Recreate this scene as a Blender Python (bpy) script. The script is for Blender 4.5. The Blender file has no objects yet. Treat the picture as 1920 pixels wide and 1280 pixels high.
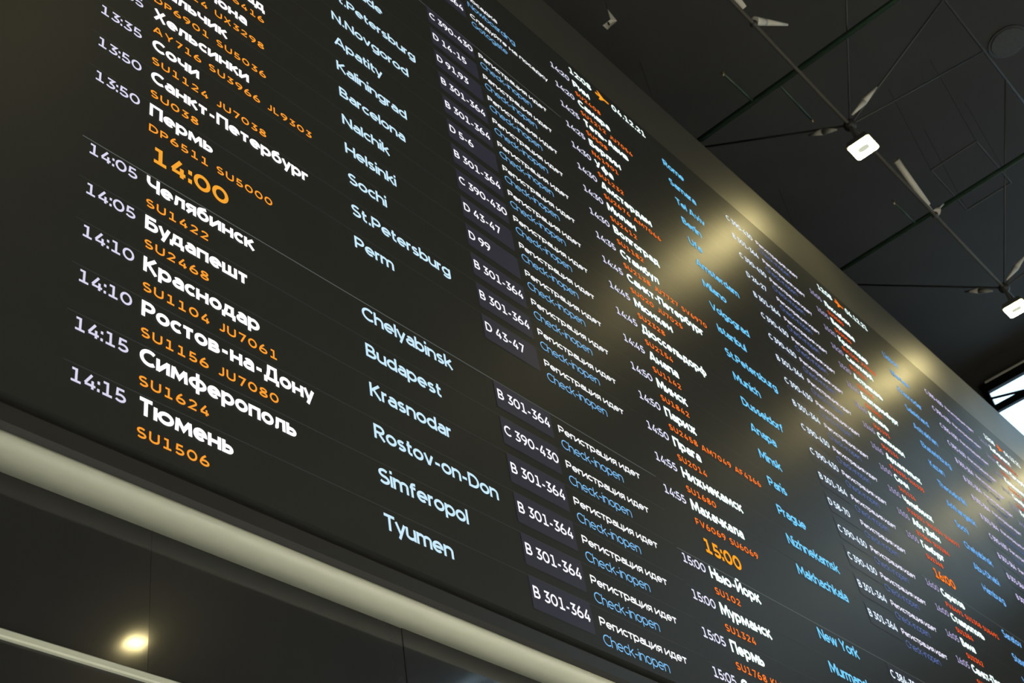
import bpy, bmesh, math, random
from mathutils import Matrix, Vector
random.seed(7)
SC = bpy.context.scene
COL = SC.collection

# ---------------------------------------------------------------- camera, exposure, world
P = 0.2                                   # one row of the timetable is 0.2 m high
CAMB = (-8.3849, 18.1459, -13.4700)       # camera: rows along the board, rows down, rows behind its face
def pt(u, v, z=0.0):
    """Point given in rows along the board, rows down and rows behind its face -> metres."""
    return Vector((P * u, P * z, 1.6 + P * (CAMB[1] - v)))
RB = ((0.6512, 0.1480, -0.7443), (0.4114, 0.7552, 0.5102), (0.6375, -0.6386, 0.4310))
def bv(r): return Vector((r[0], r[2], -r[1]))
cam = bpy.data.cameras.new('camera')
camera = bpy.data.objects.new('camera', cam)
COL.objects.link(camera)
xr = bv(RB[0]).normalized(); bk = (-bv(RB[2])).normalized(); yu = bk.cross(xr).normalized(); xr = yu.cross(bk)
camera.matrix_world = Matrix(((xr.x, yu.x, bk.x, 0), (xr.y, yu.y, bk.y, 0), (xr.z, yu.z, bk.z, 0), (0, 0, 0, 1)))
camera.matrix_world.translation = pt(*CAMB)
cam.sensor_width = 36.0
cam.lens = 2487.8 * 36.0 / 1920.0
cam.clip_start = 0.05; cam.clip_end = 200
cam.dof.use_dof = True
cam.dof.focus_distance = 5.2
cam.dof.aperture_fstop = 6.5
SC.camera = camera
vs = SC.view_settings
vs.view_transform = 'Standard'; vs.look = 'None'; vs.exposure = 0.0; vs.gamma = 1.0; vs.use_curve_mapping = False
world = bpy.data.worlds.new('hall'); SC.world = world
world.use_nodes = True
world.node_tree.nodes['Background'].inputs[0].default_value = (0.55, 0.6, 0.65, 1)
world.node_tree.nodes['Background'].inputs[1].default_value = 0.004

# ---------------------------------------------------------------- light levels
LAMP_STRENGTH = 230.0
WINDOW_STRENGTH = 2.7
FILL_PANE_STRENGTH = .6
FILL_LIGHT_WATTS = 9700.0

# ---------------------------------------------------------------- materials
def lin(c):
    return tuple(((x / 255) / 12.92 if x <= 10 else ((x / 255 + 0.055) / 1.055) ** 2.4) for x in c)
def surface(name, col, rough=.5, spec=.5, metal=0.0, vary=.08, scale=6.0, rvary=.05):
    m = bpy.data.materials.new(name); m.use_nodes = True
    nt = m.node_tree; b = nt.nodes['Principled BSDF']
    tc = nt.nodes.new('ShaderNodeTexCoord'); nz = nt.nodes.new('ShaderNodeTexNoise')
    nz.inputs['Scale'].default_value = scale; nz.inputs['Detail'].default_value = 4
    nt.links.new(tc.outputs['Object'], nz.inputs['Vector'])
    mx = nt.nodes.new('ShaderNodeMix'); mx.data_type = 'RGBA'
    mx.inputs[6].default_value = (*[c * (1 - vary) for c in col], 1)
    mx.inputs[7].default_value = (*[min(1, c * (1 + vary)) for c in col], 1)
    nt.links.new(nz.outputs['Fac'], mx.inputs[0]); nt.links.new(mx.outputs[2], b.inputs['Base Color'])
    mr = nt.nodes.new('ShaderNodeMapRange')
    mr.inputs[3].default_value = max(0, rough - rvary); mr.inputs[4].default_value = rough + rvary
    nt.links.new(nz.outputs['Fac'], mr.inputs[0]); nt.links.new(mr.outputs[0], b.inputs['Roughness'])
    b.inputs['Specular IOR Level'].default_value = spec; b.inputs['Metallic'].default_value = metal
    return m
def glow(name, rgb, strength=1.0, sample=False):
    m = bpy.data.materials.new(name); m.use_nodes = True
    nt = m.node_tree; nt.nodes.clear()
    e = nt.nodes.new('ShaderNodeEmission'); o = nt.nodes.new('ShaderNodeOutputMaterial')
    e.inputs[0].default_value = (*lin(rgb), 1); e.inputs[1].default_value = strength
    nt.links.new(e.outputs[0], o.inputs[0])
    if not sample: m.cycles.emission_sampling = 'NONE'
    return m
M = {
    'led_face': surface('led_face', (.030, .032, .031), .39, .036, scale=3, rvary=.03),
    'fascia': surface('fascia_paint', (.050, .050, .043), .43, .17, scale=2, vary=.15, rvary=.05),
    'bezel': surface('bezel_metal', (.024, .025, .024), .5, .25, scale=5),
    'groove': surface('groove_black', (.012, .012, .011), .7, .2),
    'soffit': surface('soffit_cladding', (.54, .575, .49), .32, .5, scale=2, vary=.05),
    'black_glass': surface('black_glass', (.023, .024, .025), .22, .12, scale=9, rvary=.04),
    'ceiling': surface('ceiling_black', (.031, .031, .030), .8, .2, scale=1.5, vary=.25),
    'wall': surface('dark_wall_paint', (.04, .04, .038), .7, .3, scale=2),
    'floor': surface('terrazzo', (.62, .60, .54), .3, .4, scale=30, vary=.1),
    'chord': surface('chord_paint', (.050, .047, .040), .6, .2, scale=8),
    'truss': surface('truss_paint', (.026, .026, .025), .5, .4, scale=8),
    'grey': surface('light_grey_steel', (.42, .41, .36), .5, .4, scale=12),
    'pipe': surface('green_pipe_paint', (.022, .045, .028), .45, .4, scale=8),
    'brass': surface('brass', (.5, .4, .25), .35, .5, metal=.8),
    'housing': surface('lamp_housing', (.05, .05, .048), .5, .4),
    'grille': surface('speaker_grille', (.036, .035, .031), .6, .3, scale=60, vary=.5),
    'frame': surface('window_frame_black', (.004, .004, .004), .5, .1),
    'lamp': glow('lamp_light', (255, 236, 166), LAMP_STRENGTH, True),
    'lamp_core': glow('lamp_core', (206, 210, 188), 1.0),
    'daylight': glow('daylight_pane', (182, 217, 238), WINDOW_STRENGTH, True),
    'shop_light': glow('shopfront_pane', (255, 248, 232), FILL_PANE_STRENGTH, True),
}

gb = M['black_glass'].node_tree.nodes['Principled BSDF']      # polished lacquer over the panel
gb.inputs['Coat Weight'].default_value = .7; gb.inputs['Coat Roughness'].default_value = .06
# ---------------------------------------------------------------- object helpers
ORG = {}
def origin(o): return ORG.get(o.name, Vector((0, 0, 0))) if o else Vector((0, 0, 0))
def link(name, verts, faces, mat, parent=None, smooth=False):
    """One mesh object; verts are world points, stored relative to the thing that carries the part."""
    me = bpy.data.meshes.new(name)
    base = origin(parent)
    if parent is None:
        v = [Vector(q) for q in verts]
        base = Vector(((min(q.x for q in v) + max(q.x for q in v)) / 2, (min(q.y for q in v) + max(q.y for q in v)) / 2, min(q.z for q in v)))
    me.from_pydata([tuple(Vector(q) - base) for q in verts], [], faces)
    me.materials.append(mat)
    if smooth:
        for p in me.polygons: p.use_smooth = True
    o = bpy.data.objects.new(name, me); COL.objects.link(o)
    if parent is None: o.location = base
    else: o.parent = parent
    ORG[o.name] = base
    return o
def thing(name, loc, label, cat, group=None):
    o = bpy.data.objects.new(name, None); COL.objects.link(o); o.location = loc
    o.empty_display_size = .1
    ORG[o.name] = Vector(loc); tag(o, label, cat, group); return o
def tag(o, label, cat, group=None):
    o['label'] = label; o['category'] = cat
    if group: o['group'] = group
    return o
def structure(o, label=None):
    o['kind'] = 'structure'
    if label: o['label'] = label
    return o
class MB:
    def __init__(self): self.v = []; self.f = []
    def box(self, a, b):
        """Box between two corners in board rows."""
        (x0, y0, z0), (x1, y1, z1) = a, b
        n = len(self.v)
        for x, y, z in ((x0, y0, z0), (x1, y0, z0), (x1, y1, z0), (x0, y1, z0), (x0, y0, z1), (x1, y0, z1), (x1, y1, z1), (x0, y1, z1)):
            self.v.append(pt(x, y, z))
        for q in ((0, 1, 2, 3), (7, 6, 5, 4), (0, 4, 5, 1), (1, 5, 6, 2), (2, 6, 7, 3), (3, 7, 4, 0)):
            self.f.append(tuple(n + i for i in q))
        return self
    def tube(self, a, b, r0, r1=None, n=14, cap=True):
        a, b = pt(*a), pt(*b); r1 = r0 if r1 is None else r1
        d = (b - a).normalized(); s = d.cross(Vector((0, 0, 1)) if abs(d.z) < .9 else Vector((1, 0, 0))).normalized(); t = d.cross(s)
        k = len(self.v)
        for c, r in ((a, r0 * P), (b, r1 * P)):
            for i in range(n):
                w = 2 * math.pi * i / n
                self.v.append(c + s * (r * math.cos(w)) + t * (r * math.sin(w)))
        for i in range(n):
            j = (i + 1) % n
            self.f.append((k + i, k + j, k + n + j, k + n + i))
        if cap:
            self.f.append(tuple(k + i for i in reversed(range(n)))); self.f.append(tuple(k + n + i for i in range(n)))
        return self
    def ball(self, c, r, n=14, m=8):
        c = pt(*c); r *= P; k = len(self.v)
        self.v.append(c + Vector((0, 0, r)))
        for i in range(1, m):
            for j in range(n):
                a, w = math.pi * i / m, 2 * math.pi * j / n
                self.v.append(c + Vector((r * math.sin(a) * math.cos(w), r * math.sin(a) * math.sin(w), r * math.cos(a))))
        self.v.append(c - Vector((0, 0, r))); e = len(self.v) - 1
        for j in range(n):
            q = (j + 1) % n
            self.f.append((k, k + 1 + j, k + 1 + q)); self.f.append((e, e - n + q, e - n + j))
            for i in range(m - 2): self.f.append((k + 1 + i * n + j, k + 1 + (i + 1) * n + j, k + 1 + (i + 1) * n + q, k + 1 + i * n + q))
        return self
    def extrude_profile(self, prof, u0, u1):
        """Closed profile [(v, z) ...] swept along the board."""
        k = len(self.v); n = len(prof)
        for u in (u0, u1):
            for v, z in prof: self.v.append(pt(u, v, z))
        for i in range(n):
            j = (i + 1) % n
            self.f.append((k + i, k + j, k + n + j, k + n + i))
        self.f.append(tuple(k + i for i in reversed(range(n)))); self.f.append(tuple(k + n + i for i in range(n)))
        return self
    def make(self, name, mat, parent=None, smooth=False):
        o = link(name, self.v, self.f, mat, parent, smooth)
        bm = bmesh.new(); bm.from_mesh(o.data); bmesh.ops.recalc_face_normals(bm, faces=bm.faces); bm.to_mesh(o.data); bm.free()
        if smooth:
            for p in o.data.polygons: p.use_smooth = len(p.vertices) <= 4
        return o

# ---------------------------------------------------------------- the hall
FLOOR_V = CAMB[1] + 8.0; CEIL_V = -34.5
UL, UR, ZF, ZB = -42.0, 72.0, -76.0, 9.0
structure(MB().box((UL, FLOOR_V, ZF), (UR, FLOOR_V + 1, ZB)).make('floor', M['floor']))
structure(MB().box((UL, CEIL_V - 1, ZF), (UR, CEIL_V, ZB)).make('ceiling', M['ceiling']))
structure(MB().box((UL - 1, CEIL_V - 1, ZF), (UL, FLOOR_V + 1, ZB)).make('wall_left', M['wall']))
structure(MB().box((UL, CEIL_V - 1, ZB), (UR, FLOOR_V + 1, ZB + 1)).make('wall_far', M['wall']))
WT, WB, WZ0, WZ1 = -32.95, -18.5, -55.0, 3.3          # glazing in the right wall
w = MB()
w.box((UR, CEIL_V - 1, ZF), (UR + 1, WT, ZB)); w.box((UR, WB, ZF), (UR + 1, FLOOR_V + 1, ZB))
w.box((UR, WT, ZF), (UR + 1, WB, WZ0)); w.box((UR, WT, WZ1), (UR + 1, WB, ZB))
structure(w.make('wall_right', M['wall']))
w = MB()
w.box((UL, CEIL_V - 1, ZF - 1), (UR, 2, ZF)); w.box((UL, 24.5, ZF - 1), (UR, FLOOR_V + 1, ZF))
structure(w.make('wall_front', M['wall']))
# unseen glowing front, added low behind the camera to light floor and soffit
win = MB()
for i in range(19):
    u = UL + i * (UR - UL) / 18
    win.box((u - .2, 2, ZF - .5), (u + .2, 24.5, ZF + .1))
win.box((UL, 2, ZF - .5), (UR, 2.4, ZF + .1)); win.box((UL, 24.1, ZF - .5), (UR, 24.5, ZF + .1))
w2 = structure(win.make('window_2', M['frame']))
MB().box((UL, 2.2, ZF - .9), (UR, 24.3, ZF - .7)).make('pane', M['shop_light'], w2)
# daylight glazing in the right wall: rail, transoms, mullions, diagonal brace
win = MB()
win.box((UR - .25, WT, WZ0), (UR + .1, -32.2, WZ1 + .15))
for v in (-30.8, -26.0, -22.0): win.box((UR - .2, v - .26, WZ0), (UR + .1, v + .26, WZ1))
win.box((UR - .2, WB - .4, WZ0), (UR + .1, WB + .3, WZ1))
z = WZ1
while z > WZ0:
    win.box((UR - .15, WT, z - .2), (UR + .1, WB, z + .2)); z -= 5.2
for z in (WZ1, WZ1 - 10.4, WZ1 - 20.8):
    win.tube((UR - .3, -31.6, z - .1), (UR - .3, -30.1, z - 5.0), .09)
w1 = structure(win.make('window_1', M['frame']))
MB().box((UR + .12, WT, WZ0), (UR + .2, WB, WZ1)).make('pane', M['daylight'], w1)
# slim metal rail on top of the glazing that catches the daylight
structure(MB().box((UR - .33, WT - .02, WZ0), (UR - .25, WT + .10, WZ1 - .3)).make('trim_3', M['grey']))

# wall under the board: panels of black glass, each a touch out of true
UBL, UBR = -14.0, 63.0
w = MB(); seams = [UBL, -8.5, -3.2, 1.97, 7.3, 12.6, 17.9, 23.2, 28.5, 33.8, 39.1, 44.4, 49.7, 55, UBR]
tilt = [0, .03, .0, .14, .13, 0, .1, -.1, .1, 0, .1, -.1, .05, 0]
for i in range(len(seams) - 1):
    a, b = seams[i] + .0025, seams[i + 1] - .0025
    k = len(w.v); w.box((a, 6.70, .6), (b, FLOOR_V, .8))
    dy = math.radians(tilt[i])
    for j in range(k, k + 8):
        w.v[j].y += (w.v[j].x - P * a) * math.tan(dy)
w.box((UBL, 6.66, .95), (UBR, FLOOR_V, 2.5))
structure(w.make('wall_back', M['black_glass']))
cove = [(6.60 + .16 * math.sin(t * math.pi / 20), .02 + .26 * (1 - math.cos(t * math.pi / 20))) for t in range(11)]
structure(MB().extrude_profile([(6.56, .02)] + cove + [(6.76, .66), (6.56, .66)], UBL, UBR).make('trim_1', M['soffit'], None, True), 'beige soffit strip under the departure board')
structure(MB().extrude_profile([(9.13, .62), (9.13, .54), (9.15, .52), (9.23, .52), (9.25, .54), (9.25, .62)], UBL, UBR).make('trim_2', M['soffit']), 'thin beige rail on the black glass wall')

# ---------------------------------------------------------------- the departure board
SCR_T, SCR_B, OUT_T, OUT_B = -18.28, 5.93, -21.42, 6.58
board = thing('departure_board', pt((UBL + UBR) / 2, OUT_B, 1.2), 'huge black LED departure board listing flights in white, orange and blue', 'departure board')
MB().box((UBL, SCR_T, 0), (UBR, SCR_B, .3)).make('screen', M['led_face'], board)
MB().box((UBL, OUT_T + .05, .3), (UBR, OUT_B - .05, 2.5)).make('casing', M['bezel'], board)
top = MB().extrude_profile([(SCR_T, .3), (SCR_T, -.004), (OUT_T + .05, -.004), (OUT_T, .03), (OUT_T, 2.5), (OUT_T + .05, 2.5), (OUT_T + .05, .3)], UBL, UBR).make('top_fascia', M['fascia'], board)
top['label'] = 'paler smooth border above the screen, lit by the floodlights'
MB().box((UBL, SCR_B, .16), (UBR, SCR_B + .16, .3)).make('shadow_gap', M['groove'], board)
MB().extrude_profile([(SCR_B + .16, .3), (SCR_B + .16, .04), (SCR_B + .2, .0), (OUT_B - .16, .0), (OUT_B - .05, .06), (OUT_B, .2), (OUT_B, .3)], UBL, UBR).make('bottom_bezel', M['bezel'], board)

# ---------------------------------------------------------------- lettering
XH = 0.74                       # x-height for a cap height of 1
def arc(cx, cy, rx, ry, a0, a1):
    n = max(4, int(abs(a1 - a0) / 15))
    return [(cx + rx * math.cos(math.radians(a0 + (a1 - a0) * i / n)),
             cy + ry * math.sin(math.radians(a0 + (a1 - a0) * i / n))) for i in range(n + 1)]

def cap_shape(c, H, w, k):
    """Letters that keep one construction at cap height and at x-height; k scales the widths."""
    h = w / 2; T = H - h; B = h; M = H * .5
    def X(*s): return [[(x * k, y) for x, y in p] for p in s]
    ry = H / 2 - h
    if c == 'А': return X([(0, 0), (.37, H)], [(.80, 0), (.43, H)], [(.13, .27 * H), (.67, .27 * H)]), .80 * k
    if c == 'Б': return X([(.54, T), (0, T), (0, B), (.34, B)] + arc(.34, (.56 * H + B) / 2, .24, (.56 * H - B) / 2, -90, 90) + [(0, .56 * H)]), .58 * k
    if c == 'В': return X([(0, 0), (0, H)], [(0, T), (.3, T)] + arc(.3, (T + M) / 2, .2, (T - M) / 2, 90, -90) + [(0, M)],
                          [(.2, M), (.34, M)] + arc(.34, (M + B) / 2, .24, (M - B) / 2, 90, -90) + [(0, B)]), .58 * k
    if c == 'Г': return X([(0, 0), (0, T), (.46, T)]), .44 * k
    if c == 'Д': return X([(0, -.17), (0, B), (.78, B), (.78, -.17)], [(.1, B), (.2, H * .55), (.22, T), (.66, T), (.66, B)]), .78 * k
    if c == 'Е': return X([(.52, T), (0, T), (0, B), (.52, B)], [(0, M), (.47, M)]), .50 * k
    if c == 'Ж': return X([(.48, 0), (.48, H)], [(.02, H), (.42, M), (.0, 0)], [(.94, H), (.54, M), (.96, 0)]), .96 * k
    if c == 'З': return X(arc(.26, (T + M) / 2, .22, (T - M) / 2, 140, -90) + [(.2, M)], [(.2, M), (.28, M)] + arc(.28, (M + B) / 2, .26, (M - B) / 2, 90, -145)), .52 * k
    if c in 'ИЙ':
        s = [[(0, H), (0, 0)], [(.66, H), (.66, 0)], [(0, .06 * H), (.66, .94 * H)]]
        if c == 'Й': s.append(arc(.33, H + .24, .17, .1, 190, 350))
        return X(*s), .66 * k
    if c == 'К': return X([(0, 0), (0, H)], [(.6, H), (.06, .46 * H)], [(.18, .56 * H), (.64, 0)]), .62 * k
    if c == 'Л': return X([(0, B), (.08, B), (.14, .2 * H), (.19, T), (.66, T), (.66, 0)]), .66 * k
    if c == 'М': return X([(0, 0), (.05, H)], [(.90, 0), (.85, H)], [(.06, .97 * H), (.45, .25 * H), (.84, .97 * H)]), .90 * k
    if c == 'Н': return X([(0, 0), (0, H)], [(.66, 0), (.66, H)], [(0, M), (.66, M)]), .66 * k
    if c == 'О': return X(arc(.42, M, .42, ry, 0, 360)), .84 * k
    if c == 'П': return X([(0, 0), (0, T), (.64, T), (.64, 0)]), .64 * k
    if c == 'Р': return X([(0, 0), (0, H)], [(0, T), (.32, T)] + arc(.32, .67 * H, .25, T - .67 * H, 90, -90) + [(0, 1.34 * H - T)]), .57 * k
    if c == 'С': return X(arc(.42, M, .42, ry, 48, 312)), .72 * k
    if c == 'Т': return X([(0, T), (.68, T)], [(.34, T), (.34, 0)]), .68 * k
    if c == 'Ф': return X([(.48, -.06), (.48, H + .06)], arc(.48, M, .46, ry * .78, 0, 360)), .94 * k
    if c == 'Х': return X([(.02, H), (.66, 0)], [(.64, H), (0, 0)]), .66 * k
    if c == 'Ц': return X([(0, H), (0, B), (.72, B), (.72, -.17)], [(.6, H), (.6, B)]), .72 * k
    if c == 'Ч': return X([(0, H), (0, .66 * H)] + arc(.24, .66 * H, .24, .26 * H, 180, 270) + [(.6, .40 * H)], [(.6, H), (.6, 0)]), .60 * k
    if c in 'ШЩ':
        s = [[(0, H), (0, B), (.92, B), (.92, H)], [(.46, H), (.46, B)]]
        if c == 'Щ': s.append([(.9, B), (1.04, B), (1.04, -.17)])
        return X(*s), (.92 if c == 'Ш' else 1.04) * k
    if c in 'ЬЫ':
        s = [[(0, H), (0, B), (.3, B)] + arc(.3, (.58 * H + B) / 2, .24, (.58 * H - B) / 2, -90, 90) + [(0, .58 * H)]]
        if c == 'Ы': s.append([(.78, 0), (.78, H)])
        return X(*s), (.54 if c == 'Ь' else .78) * k
    if c == 'Э': return X(arc(.3, M, .40, ry, 132, -132), [(.2, M), (.68, M)]), .70 * k
    if c == 'Ю': return X([(0, 0), (0, H)], [(0, M), (.26, M)], arc(.66, M, .40, ry, 0, 360)), 1.06 * k
    if c == 'Я': return X([(.56, 0), (.56, H)], [(.56, T), (.25, T)] + arc(.25, .66 * H, .24, T - .66 * H, 90, 270) + [(.56, 1.32 * H - T)], [(.3, 1.3 * H - T), (0, 0)]), .56 * k
    return None

SAME = dict(zip('ABEKMHOPCTX', 'АВЕКМНОРСТХ'))
LOW = {c.lower(): c for c in 'ВГДЖЗИЙКЛМНПТХЦЧШЩЬЫЭЮЯ'}

def glyph(c, w):
    h = w / 2; T = 1 - h; B = h; M = .5; ry = .5 - h
    xm = XH / 2; xr = XH / 2 - h; xt = XH - h
    if c in SAME: return cap_shape(SAME[c], 1, w, 1)
    g = cap_shape(c, 1, w, 1)
    if g: return g
    if c in LOW: return cap_shape(LOW[c], XH, w, .86)
    c = {'а': 'a', 'е': 'e', 'о': 'o', 'р': 'p', 'с': 'c', 'у': 'y'}.get(c, c)
    ring = arc(.29, xm, .29, xr, 0, 360)
    G = {
        'D': ([[(0, B), (0, T), (.26, T)] + arc(.26, .5, .42, ry, 90, -90) + [(0, B)], [(0, 0), (0, 1)]], .68),
        'F': ([[(.5, T), (0, T), (0, 0)], [(0, .46), (.44, .46)]], .48),
        'G': ([arc(.42, M, .42, ry, 48, 350) + [(.83, .46), (.46, .46)]], .82),
        'I': ([[(0, 0), (0, 1)]], 0),
        'J': ([[(.40, 1), (.40, .28)] + arc(.19, .28, .21, .28 - h, 0, -140)], .40),
        'L': ([[(0, 1), (0, B), (.48, B)]], .46),
        'N': ([[(0, 0), (0, 1)], [(.66, 0), (.66, 1)], [(0, .95), (.66, .05)]], .66),
        'R': ([[(0, 0), (0, 1)], [(0, T), (.32, T)] + arc(.32, .69, .25, T - .69, 90, -90) + [(0, 1.38 - T)], [(.28, .38), (.60, 0)]], .60),
        'S': ([arc(.29, (T + M) / 2, .27, (T - M) / 2, 40, 270) + arc(.29, (M + B) / 2, .29, (M - B) / 2, 90, -145)[1:]], .58),
        'U': ([[(0, 1), (0, .34)] + arc(.32, .34, .32, .34 - h, 180, 360) + [(.64, 1)]], .64),
        'V': ([[(0, 1), (.38, .02)], [(.76, 1), (.38, .02)]], .76),
        'W': ([[(0, 1), (.28, .02)], [(.28, .02), (.54, .98)], [(.54, .98), (.80, .02)], [(.80, .02), (1.08, 1)]], 1.08),
        'Y': ([[(0, 1), (.35, .44)], [(.70, 1), (.35, .44)], [(.35, .5), (.35, 0)]], .70),
        'У': ([[(0, 1), (.34, .36)], [(.68, 1), (.26, .12)] + [(.2, B), (.04, B)]], .68),
        'Z': ([[(0, T), (.56, T), (.02, B), (.6, B)]], .60),
        '0': ([arc(.33, M, .33, ry, 0, 360)], .66),
        '1': ([[(.06, T), (.33, T), (.33, B)], [(.02, B), (.62, B)]], .62),
        '2': ([arc(.30, .70, .27, .30 - h, 160, -32) + [(.03, B), (.60, B)]], .60),
        '3': ([[(.04, T), (.52, T), (.25, .57)] + arc(.25, .29, .30, .29 - h, 88, -148)], .56),
        '4': ([[(.42, 1), (.02, .30)], [(0, .25), (.66, .25)], [(.48, 0), (.48, .60)]], .64),
        '5': ([[(.52, T), (.10, T), (.07, .50)] + arc(.27, .31, .30, .31 - h, 118, -148)], .57),
        '6': ([arc(.31, .31, .31, .31 - h, 0, 360), [(.01, .34), (.06, .54), (.17, .75), (.40, 1)]], .62),
        '7': ([[(0, T), (.56, T), (.20, 0)]], .56),
        '8': ([arc(.30, .74, .25, .26 - h, 0, 360), arc(.30, .27, .30, .27 - h, 0, 360)], .60),
        '9': ([arc(.31, .69, .31, .31 - h, 0, 360), [(.61, .66), (.56, .46), (.45, .25), (.22, 0)]], .62),
        '-': ([[(0, .38), (.34, .38)]], .34),
        '.': ([[(.07, 0), (.07, w * 1.15)]], .12),
        ',': ([[(.02, w * 1.1), (-.03, -.14)]], 0),
        ':': ([[(0, .02), (0, .02 + w * 1.3)], [(0, .56), (0, .56 + w * 1.3)]], 0),
        ' ': ([], .15),
        'a': ([[(.50, 0), (.50, .47)] + arc(.27, .47, .23, xt - .47, 0, 145), [(.50, .42), (.22, .42)] + arc(.22, (.42 + B) / 2, .21, (.42 - B) / 2, 90, 270) + [(.30, B), (.50, .17)]], .50),
        'b': ([[(0, 0), (0, 1)], ring], .58), 'd': ([[(.58, 0), (.58, 1)], ring], .58),
        'c': ([arc(.29, xm, .29, xr, 48, 312)], .50),
        'e': ([[(.02, xm), (.58, xm)] + arc(.29, xm, .29, xr, 0, 312)], .58),
        'f': ([[(.13, 0), (.13, .78)] + arc(.34, .78, .21, .22 - h, 180, 75), [(0, xt), (.38, xt)]], .38),
        'g': ([ring, [(.58, XH), (.58, .04)] + arc(.29, .0, .29, .25 - h, 0, -150)], .58),
        'h': ([[(0, 0), (0, 1)], arc(.26, XH - .28, .26, .28 - h, 180, 0) + [(.52, 0)]], .52),
        'i': ([[(0, 0), (0, XH)], [(0, .88), (0, .88 + w * 1.1)]], 0),
        'k': ([[(0, 0), (0, 1)], [(.48, XH), (.06, .34)], [(.16, .44), (.52, 0)]], .50),
        'l': ([[(0, 0), (0, 1)]], 0),
        'm': ([[(0, 0), (0, XH)], arc(.22, XH - .26, .22, .26 - h, 180, 0) + [(.44, 0)], arc(.66, XH - .26, .22, .26 - h, 180, 0) + [(.88, 0)]], .88),
        'n': ([[(0, 0), (0, XH)], arc(.26, XH - .28, .26, .28 - h, 180, 0) + [(.52, 0)]], .52),
        'o': ([ring], .58),
        'p': ([[(0, -.24), (0, XH)], ring], .58), 'q': ([[(.58, -.24), (.58, XH)], ring], .58),
        'r': ([[(0, 0), (0, XH)], arc(.24, XH - .28, .24, .28 - h, 180, 80)], .28),
        's': ([arc(.22, (xt + xm) / 2, .20, (xt - xm) / 2, 40, 270) + arc(.22, (xm + B) / 2, .22, (xm - B) / 2, 90, -145)[1:]], .44),
        't': ([[(.13, .94), (.13, .22)] + arc(.31, .22, .18, .22 - h, 180, 285), [(0, xt), (.36, xt)]], .36),
        'u': ([[(0, XH), (0, .28)] + arc(.26, .28, .26, .28 - h, 180, 360), [(.52, XH), (.52, 0)]], .52),
        'v': ([[(0, XH), (.27, .02)], [(.54, XH), (.27, .02)]], .54),
        'w': ([[(0, XH), (.22, .02)], [(.22, .02), (.42, .72)], [(.42, .72), (.62, .02)], [(.62, .02), (.84, XH)]], .84),
        'x': ([[(0, XH), (.50, 0)], [(.50, XH), (0, 0)]], .50),
        'y': ([[(0, XH), (.28, .08)], [(.56, XH), (.18, -.24)]], .56),
        'z': ([[(0, xt), (.44, xt), (.02, B), (.48, B)]], .48),
        'б': ([ring, [(.0, xm), (.02, .62)] + arc(.30, .62, .28, .24, 175, 110) + [(.50, .94)]], .58),
        'ф': ([[(.42, -.24), (.42, 1)], arc(.42, xm, .42, xr, 0, 360)], .84),
    }
    return G[c]

KERN_AFTER = {'т': -.06, 'г': -.08, 'r': -.06, 'С': -.06, 'с': -.05, 'c': -.05, 't': -.05, 'f': -.05, 'Т': -.08, 'T': -.08, 'к': -.05, 'k': -.04, 'у': -.05, 'y': -.05, 'Г': -.1, 'C': -.04}
KERN_BEFORE = {'т': -.06, 'л': -.06, 'у': -.05, 't': -.04, 'y': -.05, 'х': -.04, 'д': -.04, ':': -.03}
def text_layout(text, w, xs, track):
    """Centre lines of a line of text for cap height 1: [polyline ...], total width."""
    x = w / 2; out = []
    for i, c in enumerate(text):
        s, gw = glyph(c, w)
        for p in s: out.append([(x + a * xs, b) for a, b in p])
        x += gw * xs + w + track + KERN_AFTER.get(c, 0) + (KERN_BEFORE.get(text[i + 1], 0) if i + 1 < len(text) else 0)
    return out, x - w / 2 - track

def text_width(text, w, xs, track): return text_layout(text, w, xs, track)[1]

def stroke_faces(p, w, verts, faces, put):
    """Widen a centre line to a flat ribbon with mitred joints."""
    q = [p[0]]
    for a in p[1:]:
        if math.hypot(a[0] - q[-1][0], a[1] - q[-1][1]) > 1e-5: q.append(a)
    if len(q) < 2: return
    closed = math.hypot(q[0][0] - q[-1][0], q[0][1] - q[-1][1]) < 1e-4 and len(q) > 3
    if closed: q = q[:-1]
    n = len(q); L = []; base = len(verts)
    for i in range(n):
        a = q[i - 1] if (i or closed) else None
        b = q[(i + 1) % n] if (i < n - 1 or closed) else None
        def nrm(u, v):
            dx, dy = v[0] - u[0], v[1] - u[1]; l = math.hypot(dx, dy); return (-dy / l, dx / l)
        if a is None: m = nrm(q[i], b)
        elif b is None: m = nrm(a, q[i])
        else:
            n1, n2 = nrm(a, q[i]), nrm(q[i], b)
            sx, sy = n1[0] + n2[0], n1[1] + n2[1]; l = math.hypot(sx, sy)
            if l < .2: m = n1
            else:
                c = max(.45, l / 2); m = (sx / l / c, sy / l / c)
        L.append(m)
    for (x, y), (mx, my) in zip(q, L):
        verts.append(put(x + mx * w / 2, y + my * w / 2)); verts.append(put(x - mx * w / 2, y - my * w / 2))
    for i in range(n if closed else n - 1):
        j = (i + 1) % n
        faces.append((base + 2 * i, base + 2 * i + 1, base + 2 * j + 1, base + 2 * j))

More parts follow.
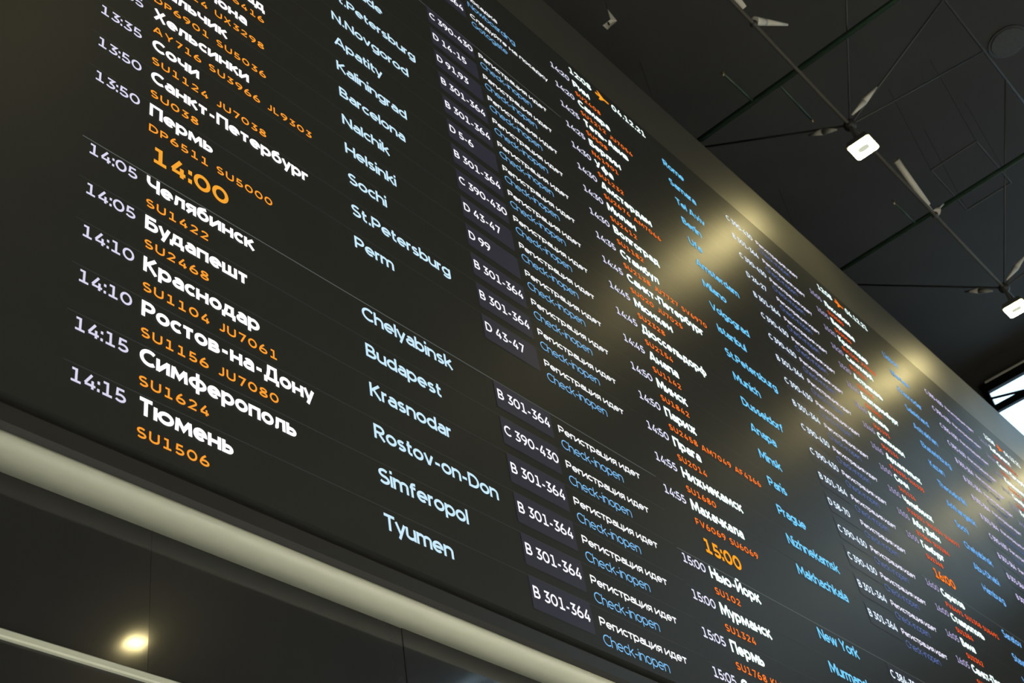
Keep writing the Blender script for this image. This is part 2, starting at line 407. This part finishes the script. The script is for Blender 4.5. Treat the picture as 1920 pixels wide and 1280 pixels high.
# ---------------------------------------------------------------- timetable pages
# page: start along the board, scale along, start down, scale down
PAGES = [(0, 1, 0, 1), (16.9694, 1.0093, .0255, 1.0129), (33.93, .9878, -.0677, .991), (50.1869, 1.0, -.1076, .9728)]
COLOURS = [   # one set per page: (time, city, flight, hour, english, counter text, status, english status)
    ((220, 217, 240), (255, 252, 255), (255, 160, 52), (246, 166, 52), (204, 236, 252), (246, 244, 255), (250, 253, 255), (132, 194, 244)),
    ((224, 224, 248), (236, 255, 250), (250, 122, 44), (248, 158, 40), (118, 204, 250), (222, 238, 255), (228, 226, 246), (96, 114, 168)),
    ((164, 156, 194), (232, 255, 252), (244, 92, 38), (246, 124, 36), (112, 172, 232), (210, 200, 244), (206, 194, 232), (84, 94, 142)),
    ((150, 146, 176), (236, 248, 250), (226, 84, 48), (240, 120, 40), (112, 172, 232), (210, 200, 244), (206, 194, 232), (84, 94, 142)),
]
NAMES = ('time', 'city', 'flight', 'hour', 'english', 'counter', 'status', 'english_status')
GAIN = {'city': 1.35, 'status': 1.15, 'counter': 1.1}
TEXTM = [{n: glow('led_%s_page_%d' % (n, k + 1), c, GAIN.get(n, 1.0) * (1.0, 1.15, 1.25, 1.25)[k]) for n, c in zip(NAMES, cs)} for k, cs in enumerate(COLOURS)]
def lit_face(name, c):
    m = surface(name, (.030, .032, .031), .39, .036, scale=3, rvary=.03)
    b = m.node_tree.nodes['Principled BSDF']
    b.inputs['Emission Color'].default_value = (*c, 1); b.inputs['Emission Strength'].default_value = 1.0
    m.cycles.emission_sampling = 'NONE'
    return m
LINE = lit_face('led_hairline', (.022, .026, .026)); LINE2 = lit_face('led_hairline_bright', (.075, .088, .085))
PANEL = []
for k, c in enumerate(((.011, .0105, .024), (.0045, .0045, .010), (.001, .001, .003), (.001, .001, .003))):
    PANEL.append(lit_face('led_counter_panel_%d' % (k + 1), c))
# style: start u, top v, cap height, weight, width scale, tracking
def fit(text, width, w, track):
    a = text_width(text, w, 0, track); b = text_width(text, w, 1, track)
    return (width - a) / (b - a)
STYLE = {
    'time': (-.012, -.045, .262, .165, .09, fit('14:15', 3.78, .165, .09)),
    'clock': (0, -.065, .315, .190, .09, fit('12:08', 3.95, .190, .09)),
    'city': (1.19, -.078, .338, .212, .05, fit('Тюмень', 5.50, .212, .05)),
    'flight': (1.19, .505, .202, .185, .24, fit('SU1506', 6.80, .185, .24)),
    'hour': (1.27, .055, .420, .205, .10, fit('14:00', 4.2, .205, .10)),
    'english': (6.43, -.005, .342, .180, .04, fit('Tyumen', 5.36, .180, .04)),
    'counter': (10.575, .085, .275, .165, .06, fit('B 301-364', 6.65, .165, .06)),
    'status': (12.715, .105, .212, .170, .06, fit('Регистрация идет', 15.05, .170, .06)),
    'english_status': (12.715, .500, .262, .105, .06, fit('Check-inopen', 8.98, .105, .06)),
}
def on_page(k, u, v): a = PAGES[k]; return a[0] + a[1] * u, a[2] + a[3] * v
def in_view(u0, u1, v):
    ok = []
    for u in (u0, u1):
        d = pt(u, v) - camera.matrix_world.translation
        x, y, zz = d.dot(xr), d.dot(yu), -d.dot(bk)
        ok.append(zz > 0 and -60 < 960 + 2487.8 * x / zz < 1980 and -60 < 640 - 2487.8 * y / zz < 1340)
    return any(ok)
def write(part, text, style, k, s, parent, du=0.0, dv=0.0, hue=None):
    u, top, hgt, wgt, trk, xs = STYLE[style]
    uu, vv = on_page(k, u + du, s + top + dv + hgt)
    sx, sy = PAGES[k][1] * hgt, PAGES[k][3] * hgt
    lines, width = text_layout(text, wgt, xs, trk)
    if not in_view(uu, uu + sx * width, vv): return None
    V, F = [], []
    for p in lines: stroke_faces(p, wgt, V, F, lambda x, y: pt(uu + sx * x, vv - sy * y, -.012))
    return link(part, V, F, TEXTM[k][hue or style], parent)
def flat(part, u0, u1, v0, v1, zz, mat, k, parent):
    (a, b), (c, d) = on_page(k, u0, v0), on_page(k, u1, v1)
    return link(part, [pt(a, b, zz), pt(c, b, zz), pt(c, d, zz), pt(a, d, zz)], [(0, 1, 2, 3)], mat, parent)
OPEN = ('Регистрация идет', 'Check-inopen')
A, B_, CC = 'B 301-364', 'C 390-430', 'D 43-47'
T = {0: [
    (-17, '', '', '', '', '', ('Посадка', 'Nowboarding')),
    (-16, '', '', '', '', A, ('Следуйте на посадку', 'Gotogate')),
    ('h', -15, '13:00'),
    (-14, '', '', '', '', B_, OPEN), (-13, '', '', '', '', 'D 14-15', OPEN),
    (-12, '', '', '', 'Belgrade', 'D 91,93', OPEN), (-11, '', '', '', 'St.Petersburg', A, OPEN),
    (-10, '', '', '', 'N.Novgorod', A, OPEN), (-9, '', 'Апатиты', '', 'Apatity', 'D 5-6', OPEN),
    (-8, '', 'Калининград', 'SU1008 SU6416', 'Kaliningrad', A, OPEN),
    (-7, '13:35', 'Барселона', 'SU2514 UX3298', 'Barcelona', B_, OPEN),
    (-6, '13:35', 'Нальчик', 'DP6901 SU5036', 'Nalchik', CC, OPEN),
    (-5, '13:35', 'Хельсинки', 'AY716 SU3966 JL9303', 'Helsinki', 'D 99', OPEN),
    (-4, '13:35', 'Сочи', 'SU1124 JU7038', 'Sochi', A, OPEN),
    (-3, '13:50', 'Санкт-Петербург', 'SU038', 'St.Petersburg', A, OPEN),
    (-2, '13:50', 'Пермь', 'DP6511 SU5000', 'Perm', CC, OPEN),
    ('h', -1, '14:00'),
    (0, '14:05', 'Челябинск', 'SU1422', 'Chelyabinsk', A, OPEN),
    (1, '14:05', 'Будапешт', 'SU2468', 'Budapest', B_, OPEN),
    (2, '14:10', 'Краснодар', 'SU1104 JU7061', 'Krasnodar', A, OPEN),
    (3, '14:10', 'Ростов-на-Дону', 'SU1156 JU7080', 'Rostov-on-Don', A, OPEN),
    (4, '14:15', 'Симферополь', 'SU1624', 'Simferopol', A, OPEN),
    (5, '14:15', 'Тюмень', 'SU1506', 'Tyumen', A, OPEN)],
  1: [
    ('c', -17.72, '12:08', '04.12.21'),
    (-17, '14:20', 'Рим', 'SU2408', 'Rome', B_, OPEN), (-16, '14:20', 'Самара', 'SU1212 JU7054', 'Samara', A, OPEN),
    (-15, '14:25', 'Тель-Авив', 'SU508', 'Tel Aviv', B_, OPEN), (-14, '14:25', 'Берлин', 'N41901', 'Berlin', 'D 26-27', OPEN),
    (-13, '14:30', 'Уфа', 'SU1232', 'Ufa', A, OPEN), (-12, '14:30', 'Амстердам', 'SU2674 AM7066', 'Amsterdam', B_, OPEN),
    (-11, '14:30', 'Милан', 'SU2412', 'Milano', B_, OPEN), (-10, '14:30', 'Волгоград', 'SU1182', 'Volgograd', A, OPEN),
    (-9, '14:35', 'Стамбул', 'SU2138 JU7727 SV6970', 'Istanbul', B_, OPEN),
    (-8, '14:45', 'Санкт-Петербург', 'SU020 JU7025', 'St.Petersburg', A, OPEN),
    (-7, '14:45', 'Мюнхен', 'SU2328', 'Munich', B_, OPEN), (-6, '14:45', 'Дюссельдорф', 'SU2154', 'Dusseldorf', B_, OPEN),
    (-5, '14:45', 'Анапа', 'SU1142', 'Anapa', A, OPEN), (-4, '14:50', 'Минск', 'SU1842', 'Minsk', 'D 58-70', OPEN),
    (-3, '14:50', 'Париж', 'SU2458 AM7049 AF4366', 'Paris', B_, OPEN), (-2, '14:50', 'Прага', 'SU2014', 'Prague', B_, OPEN),
    (-1, '14:55', 'Нижнекамск', 'SU1680', 'Nizhnekamsk', A, OPEN),
    (0, '14:55', 'Махачкала', 'FV6069 SU6069', 'Makhachkala', A, OPEN),
    ('h', 1, '15:00'),
    (2, '15:00', 'Нью-Йорк', 'SU102', 'New York', 'C 384-389', OPEN), (3, '15:00', 'Мурманск', 'SU1324', 'Murmansk', A, OPEN),
    (4, '15:05', 'Пермь', 'SU1768 KL3035', 'Perm', A, OPEN), (5, '15:05', 'Сочи', 'SU1132', 'Sochi', A, OPEN)],
  2: [
    ('c', -17.95, '12:08', '04.12.21'),
    (-17, '15:05', 'Лиссабон', 'SU2580', 'Lisbon', B_, OPEN), (-16, '15:05', 'Варшава', 'SU2004', 'Warsaw', B_, OPEN),
    (-15, '15:20', 'Краснодар', 'SU1106 JU7063', 'Krasnodar', B_, OPEN), (-14, '15:20', 'Салехард', 'SU1514', 'Salekhard', B_, OPEN),
    (-13, '15:20', 'Астрахань', 'SU1174', 'Astrakhan', A, OPEN), (-12, '15:40', 'Екатеринбург', 'SU1404', 'Ekaterinburg', A, OPEN),
    (-11, '15:45', 'Казань', 'SU1191', 'Kazan', A, OPEN), (-10, '15:45', 'Салоники', 'SU2134', 'Thessaloniki', A, OPEN),
    (-9, '15:45', 'Архангельск', 'FV6335 SU6335', 'Arkhangelsk', B_, OPEN), (-8, '15:50', 'Сочи', 'SU1134', 'Sochi', A, OPEN),
    (-7, '15:50', 'Челябинск', 'FV6231 SU1534 SU6077', 'Chelyabinsk', A, OPEN), (-6, '15:55', 'Абу-Даби', 'EY064 SU3284', 'Abu-Dhabi', A, OPEN),
    (-5, '15:55', 'Гамбург', 'SU2348', 'Hamburg', B_, OPEN),
    ('h', -4, '16:00'),
    (-3, '16:00', 'Саратов', 'FV6491 SU1358 SU6491', 'Saratov', B_, OPEN), (-2, '16:00', 'Ставрополь', 'SU1384', 'Stavropol', B_, OPEN),
    (-1, '16:05', 'Вена', 'SU2352', 'Vienna', A, OPEN), (0, '16:05', 'Санкт-Петербург', 'SU022', 'St.Petersburg', A, OPEN)],
  3: [
    ('c', -17.75, '12:08', '04.12.21'),
    (-17, '16:10', 'Хабаровск', 'SU1712 KE5905', '', '', None), (-16, '16:10', 'Санкт-Петербург', 'SU024', '', '', None),
    (-15, '16:15', 'Калининград', 'SU1010 JU7041', '', '', None), (-14, '16:15', 'Симферополь', 'SU1628', '', '', None),
    (-13, '16:20', 'Красноярск', 'SU1480', '', '', None), (-12, '16:20', 'Сочи', 'SU1138', '', '', None)]}
PLANE = [(0, .5), (.10, .62), (.34, .60), (.20, 1.0), (.32, 1.0), (.62, .60), (.90, .60), (1.0, .5), (.90, .40), (.62, .40), (.32, 0), (.20, 0), (.34, .40), (.10, .38)]
for k in range(4):
    rows = T[k]
    for i, r in enumerate(rows):
        if r[0] == 'h':
            write('hour_heading', r[2], 'hour', k, r[1], board)
            continue
        if r[0] == 'c':
            clock = write('clock_heading', r[2], 'clock', k, r[1], board, du=1.17, hue='city')
            u0, u1, v0, v1 = 2.62, 3.46, r[1] - .12, r[1] + .34
            V = [pt(*on_page(k, u0 + (u1 - u0) * a, v1 + (v0 - v1) * b), -.012) for a, b in PLANE]
            link('plane_icon', V, [(0, 1, 13), (1, 2, 12, 13), (2, 3, 4, 5), (2, 5, 9, 12), (5, 6, 8, 9), (6, 7, 8), (9, 10, 11, 12)], TEXTM[k]['hour'], clock or board)
            write('date_text', r[3], 'clock', k, r[1], clock or board, du=3.6, hue='city')
            continue
        s, tm, city, fl, en, ct, st = r
        after_hour = i > 0 and rows[i - 1][0] == 'h'
        hv = .026 if after_hour else .016
        row = flat('departure_row', -.14, 16.72, s - .124 - hv / 2, s - .124 + hv / 2, -.004, LINE2 if after_hour else LINE, k, board)
        if tm: write('time_text', tm, 'time', k, s, row)
        if city: write('city_text', city, 'city', k, s, row)
        gap = 0
        for code in fl.split():
            write('flight_code_text', code, 'flight', k, s, row, du=gap)
            st_ = STYLE['flight']; gap += st_[2] * (text_width(code + ' ', st_[3], st_[5], st_[4]) + st_[4] + st_[3] * .5)
        if en: write('english_city_text', en, 'english', k, s, row)
        if ct:
            a, b = on_page(k, 10.5, s); c, d = on_page(k, 12.48, s)
            if in_view(a, c, b):
                flat('counter_panel', 10.5, 12.48, s - .118, s + .624, -.006, PANEL[k], k, row)
                write('counter_text', ct, 'counter', k, s, row)
        if st:
            write('status_text', st[0], 'status', k, s, row)
            write('english_status_text', st[1], 'english_status', k, s, row)

# ---------------------------------------------------------------- floodlights
def floodlight(u, v, z, label):
    L = thing('floodlight', pt(u, v, z), label, 'floodlight', 'square floodlights under the roof')
    h = .56
    MB().extrude_profile([(v - .03, z - h), (v - .03, z + h), (v - .3, z + h * .8), (v - .3, z - h * .8)], u - h, u + h).make('housing', M['housing'], L)
    c = .09; q = h - .03; o = [(-q, -q + c), (-q + c, -q), (q - c, -q), (q, -q + c), (q, q - c), (q - c, q), (-q + c, q), (-q, q - c)]
    link('lens', [pt(u + a, v, z + b) for a, b in o], [tuple(range(8))], M['lamp'], L)
    cc = [(.16 * math.copysign(abs(math.cos(t)) ** .6, math.cos(t)), .27 * math.copysign(abs(math.sin(t)) ** .6, math.sin(t))) for t in [2 * math.pi * i / 16 for i in range(16)]]
    n = 16
    link('centre_cap', [pt(u + a, v + .04, z + b) for a, b in cc] + [pt(u + a, v, z + b) for a, b in cc],
         [tuple(range(n))] + [(i, (i + 1) % n, n + (i + 1) % n, n + i) for i in range(n)], M['lamp_core'], L)['label'] = 'dimmer grey cap in the middle of the lens'
    b = MB()
    for du in (-.5, .5): b.box((u + du - .03, v - 1.0, z - .08), (u + du + .03, v - .1, z + .08))
    b.box((u - .53, v - 1.06, z - .08), (u + .53, v - 1.0, z + .08)); b.tube((u, v - 1.3, z), (u, v - 1.03, z), .06)
    b.make('bracket', M['housing'], L)
    return L
floodlight(35.54, -23.4, -4.13, 'glowing square floodlight under the roof truss, whole in view above the board')
floodlight(52.12, -23.4, -4.10, 'glowing square floodlight cut by the right edge of the picture')
floodlight(68.8, -23.4, -4.10, 'square floodlight above the far right end of the board')
floodlight(5.7, -23.4, -15.5, 'square floodlight above the hall in front of the board')
floodlight(36.2, -23.4, -47.2, 'square floodlight far behind, mirrored in the black glass wall')

# ---------------------------------------------------------------- roof truss
truss = thing('roof_truss', pt(42, -25, -4), 'dark steel roof truss with pale struts running above the board', 'roof truss')
ZC = -4.03
MB().tube((12, -25, ZC), (71.9, -25, ZC), .085).make('bottom_chord', M['chord'], truss, True)
MB().tube((12, -31, -9.9), (71.9, -31, -9.9), .07).make('top_chord', M['truss'], truss, True)
for u in (18.8, 35.5, 52.2):
    MB().ball((u, -25, ZC), .3).make('node_joint', M['truss'], truss, True)
    for dz, sl in ((-1, (.4, .62)), (1, (.3, .62))):
        e = (u + 4.1, CEIL_V, ZC + dz * 9.3)
        s = MB().tube((u, -25, ZC), e, .055).make('strut', M['truss'], truss, True)
    for du in (-5.9, 5.9): MB().tube((u, -25, ZC), (u + du * 1.2, -31, ZC - 5.87), .04).make('strut', M['truss'], truss, True)
def lit_stretch(a, m, b, r):  # lit stretches of the truss tubes, put in as pale grey pieces
    o = MB().tube(a, m, r * .25, r).tube(m, b, r, r * .2).make('pale_sleeve', M['grey'], truss, True); o['label'] = 'pale grey tapered sleeve'
for du in (0, 16.75, -16.7):
    lit_stretch((35.28 + du, -25.25, -4.36), (35.62 + du, -25.85, -5.0), (36.06 + du, -26.6, -5.72), .16)
    lit_stretch((35.50 + du, -25.25, -3.42), (35.80 + du, -25.9, -2.8), (36.14 + du, -26.6, -2.0), .17)
for u in (27.45, 44.05):
    MB().ball((u, -25.02, ZC), .17).make('node_joint', M['truss'], truss, True)
o = MB().tube((40.9, -26.6, -4.12), (43.35, -25.22, -4.06), .17, .15).tube((43.35, -25.22, -4.06), (43.8, -25.02, -4.05), .06).make('pale_sleeve', M['grey'], truss, True)
o = MB().tube((44.02, -25.08, -4.16), (44.22, -25.35, -4.22), .18, .16).tube((44.22, -25.35, -4.22), (44.8, -25.95, -4.48), .05).make('pale_sleeve', M['grey'], truss, True)
o = MB().tube((27.44, -25.12, -4.12), (28.1, -25.45, -4.32), .19, .15).tube((28.1, -25.45, -4.32), (29.4, -26.0, -4.8), .15, .05).make('pale_sleeve', M['grey'], truss, True)
o = MB().tube((24.6, -26.6, -4.12), (26.68, -25.28, -4.1), .17, .15).make('pale_sleeve', M['grey'], truss, True)

# bent plate near the top of the board
V = [(22.05, -24.62, -.40), (22.12, -24.62, -.38), (22.32, -24.0, -.51), (22.12, -24.05, -.36), (22.16, -23.7, -.44), (22.14, -23.68, -.09), (22.0, -23.9, -.01)]
bp = [pt(*q) for q in V]
bp2 = [q + Vector((.006, .004, .012)) for q in bp]
F = [(0, 1, 2, 3), (3, 2, 4, 5, 6)]
F2 = [tuple(7 + i for i in reversed(f)) for f in F]
rim = [0, 1, 2, 4, 5, 6, 3]
F3 = [(rim[i], rim[(i + 1) % 7], 7 + rim[(i + 1) % 7], 7 + rim[i]) for i in range(7)]
br = thing('angle_bracket', pt(22.1, -24.1, -.3), 'pale bent angle bracket hanging alone in the dark near the top', 'bracket')
link('bent_plate', bp + bp2, F + F2 + F3, M['grey'], br)
MB().tube((22.08, -23.93, -.24), (22.07, -23.78, -.25), .035).make('bolt', M['groove'], br)
MB().tube((22.08, -24.62, -.39), (22.08, CEIL_V, -.39), .014).make('hanger_rod', M['truss'], br)

# ---------------------------------------------------------------- sprinkler pipes and ceiling fittings
def sprinkler(name, u, v, z0, z1, r, branches, label):
    s = thing(name, pt(u, v, (z0 + z1) / 2), label, 'pipe', 'green sprinkler pipes under the roof')
    MB().tube((u, v, z0), (u, v, z1), r).make('main_pipe', M['pipe'], s, True)
    for ub, z in branches:
        MB().tube((u, v, z), (ub, v + .2, z), r * .45).make('branch_pipe', M['pipe'], s, True)
        MB().tube((ub, v + .15, z), (ub, v + .38, z), .07, .04).make('sprinkler_head', M['brass'], s, True)
    for z in (z0 + 1, (z0 + z1) / 2, z1 - 1): MB().tube((u, v, z), (u, CEIL_V, z), .012).make('hanger', M['truss'], s)
    return s
sprinkler('sprinkler_pipe', 32.75, -27, 2.4, -60, .14, ((35.6, -2.56), (30.1, -1.2)), 'green sprinkler pipe crossing the roof left of the whole floodlight')
sprinkler('sprinkler_pipe', 46.2, -27, 2.4, -60, .12, ((43.6, -2.6),), 'dim green sprinkler pipe crossing the roof between the two floodlights')
SPU, SPZ = 46.6, -10.85
sp = thing('ceiling_speaker', pt(SPU, CEIL_V, SPZ), 'dim round ceiling loudspeaker near the top right corner', 'loudspeaker')
MB().tube((SPU, CEIL_V, SPZ), (SPU, CEIL_V + .12, SPZ), .98, .9, 40).make('grille', M['grille'], sp)
MB().tube((SPU, CEIL_V - .05, SPZ), (SPU, CEIL_V + .07, SPZ), 1.06, 1.06, 40).make('rim', M['truss'], sp)
fr = thing('hanging_frame', pt(46.5, -28, -6.1), 'faint rectangular rod frame hung under the roof between the floodlights', 'frame')
cs = [(44.5, -28, -4.75), (44.5, -28, -7.3), (48.7, -28, -7.3), (48.7, -28, -4.75)]
for i in range(4): MB().tube(cs[i], cs[(i + 1) % 4], .05).make('frame_rail', M['truss'], fr)
for c in cs: MB().tube(c, (c[0], CEIL_V, c[2]), .01).make('hanger', M['truss'], fr)

# ---------------------------------------------------------------- unseen fill lamps, added to brighten the hall floor and soffit
for i, (u, z) in enumerate(((-12, -25), (12, -25), (36, -25), (0, -50), (26, -50), (50, -46))):
    d = thing('downlight', pt(u, CEIL_V, z), ['leftmost downlight of the nearer row over the hall floor', 'middle downlight of the nearer row over the hall floor', 'right downlight of the nearer row over the hall floor',
              'leftmost downlight of the far row behind the camera', 'middle downlight of the far row behind the camera', 'right downlight of the far row behind the camera'][i], 'downlight', 'downlights over the hall floor')
    MB().tube((u, CEIL_V, z), (u, CEIL_V + 1.2, z), .5, .55, 24, False).make('can', M['housing'], d)
    sl = bpy.data.lights.new('downlight_beam', 'SPOT'); sl.energy = FILL_LIGHT_WATTS; sl.color = (1, .97, .88)
    sl.spot_size = math.radians(50); sl.spot_blend = .5; sl.shadow_soft_size = .09
    lo = bpy.data.objects.new('beam', sl); COL.objects.link(lo); lo.parent = d; lo.location = (0, 0, -.2 * 1.3)
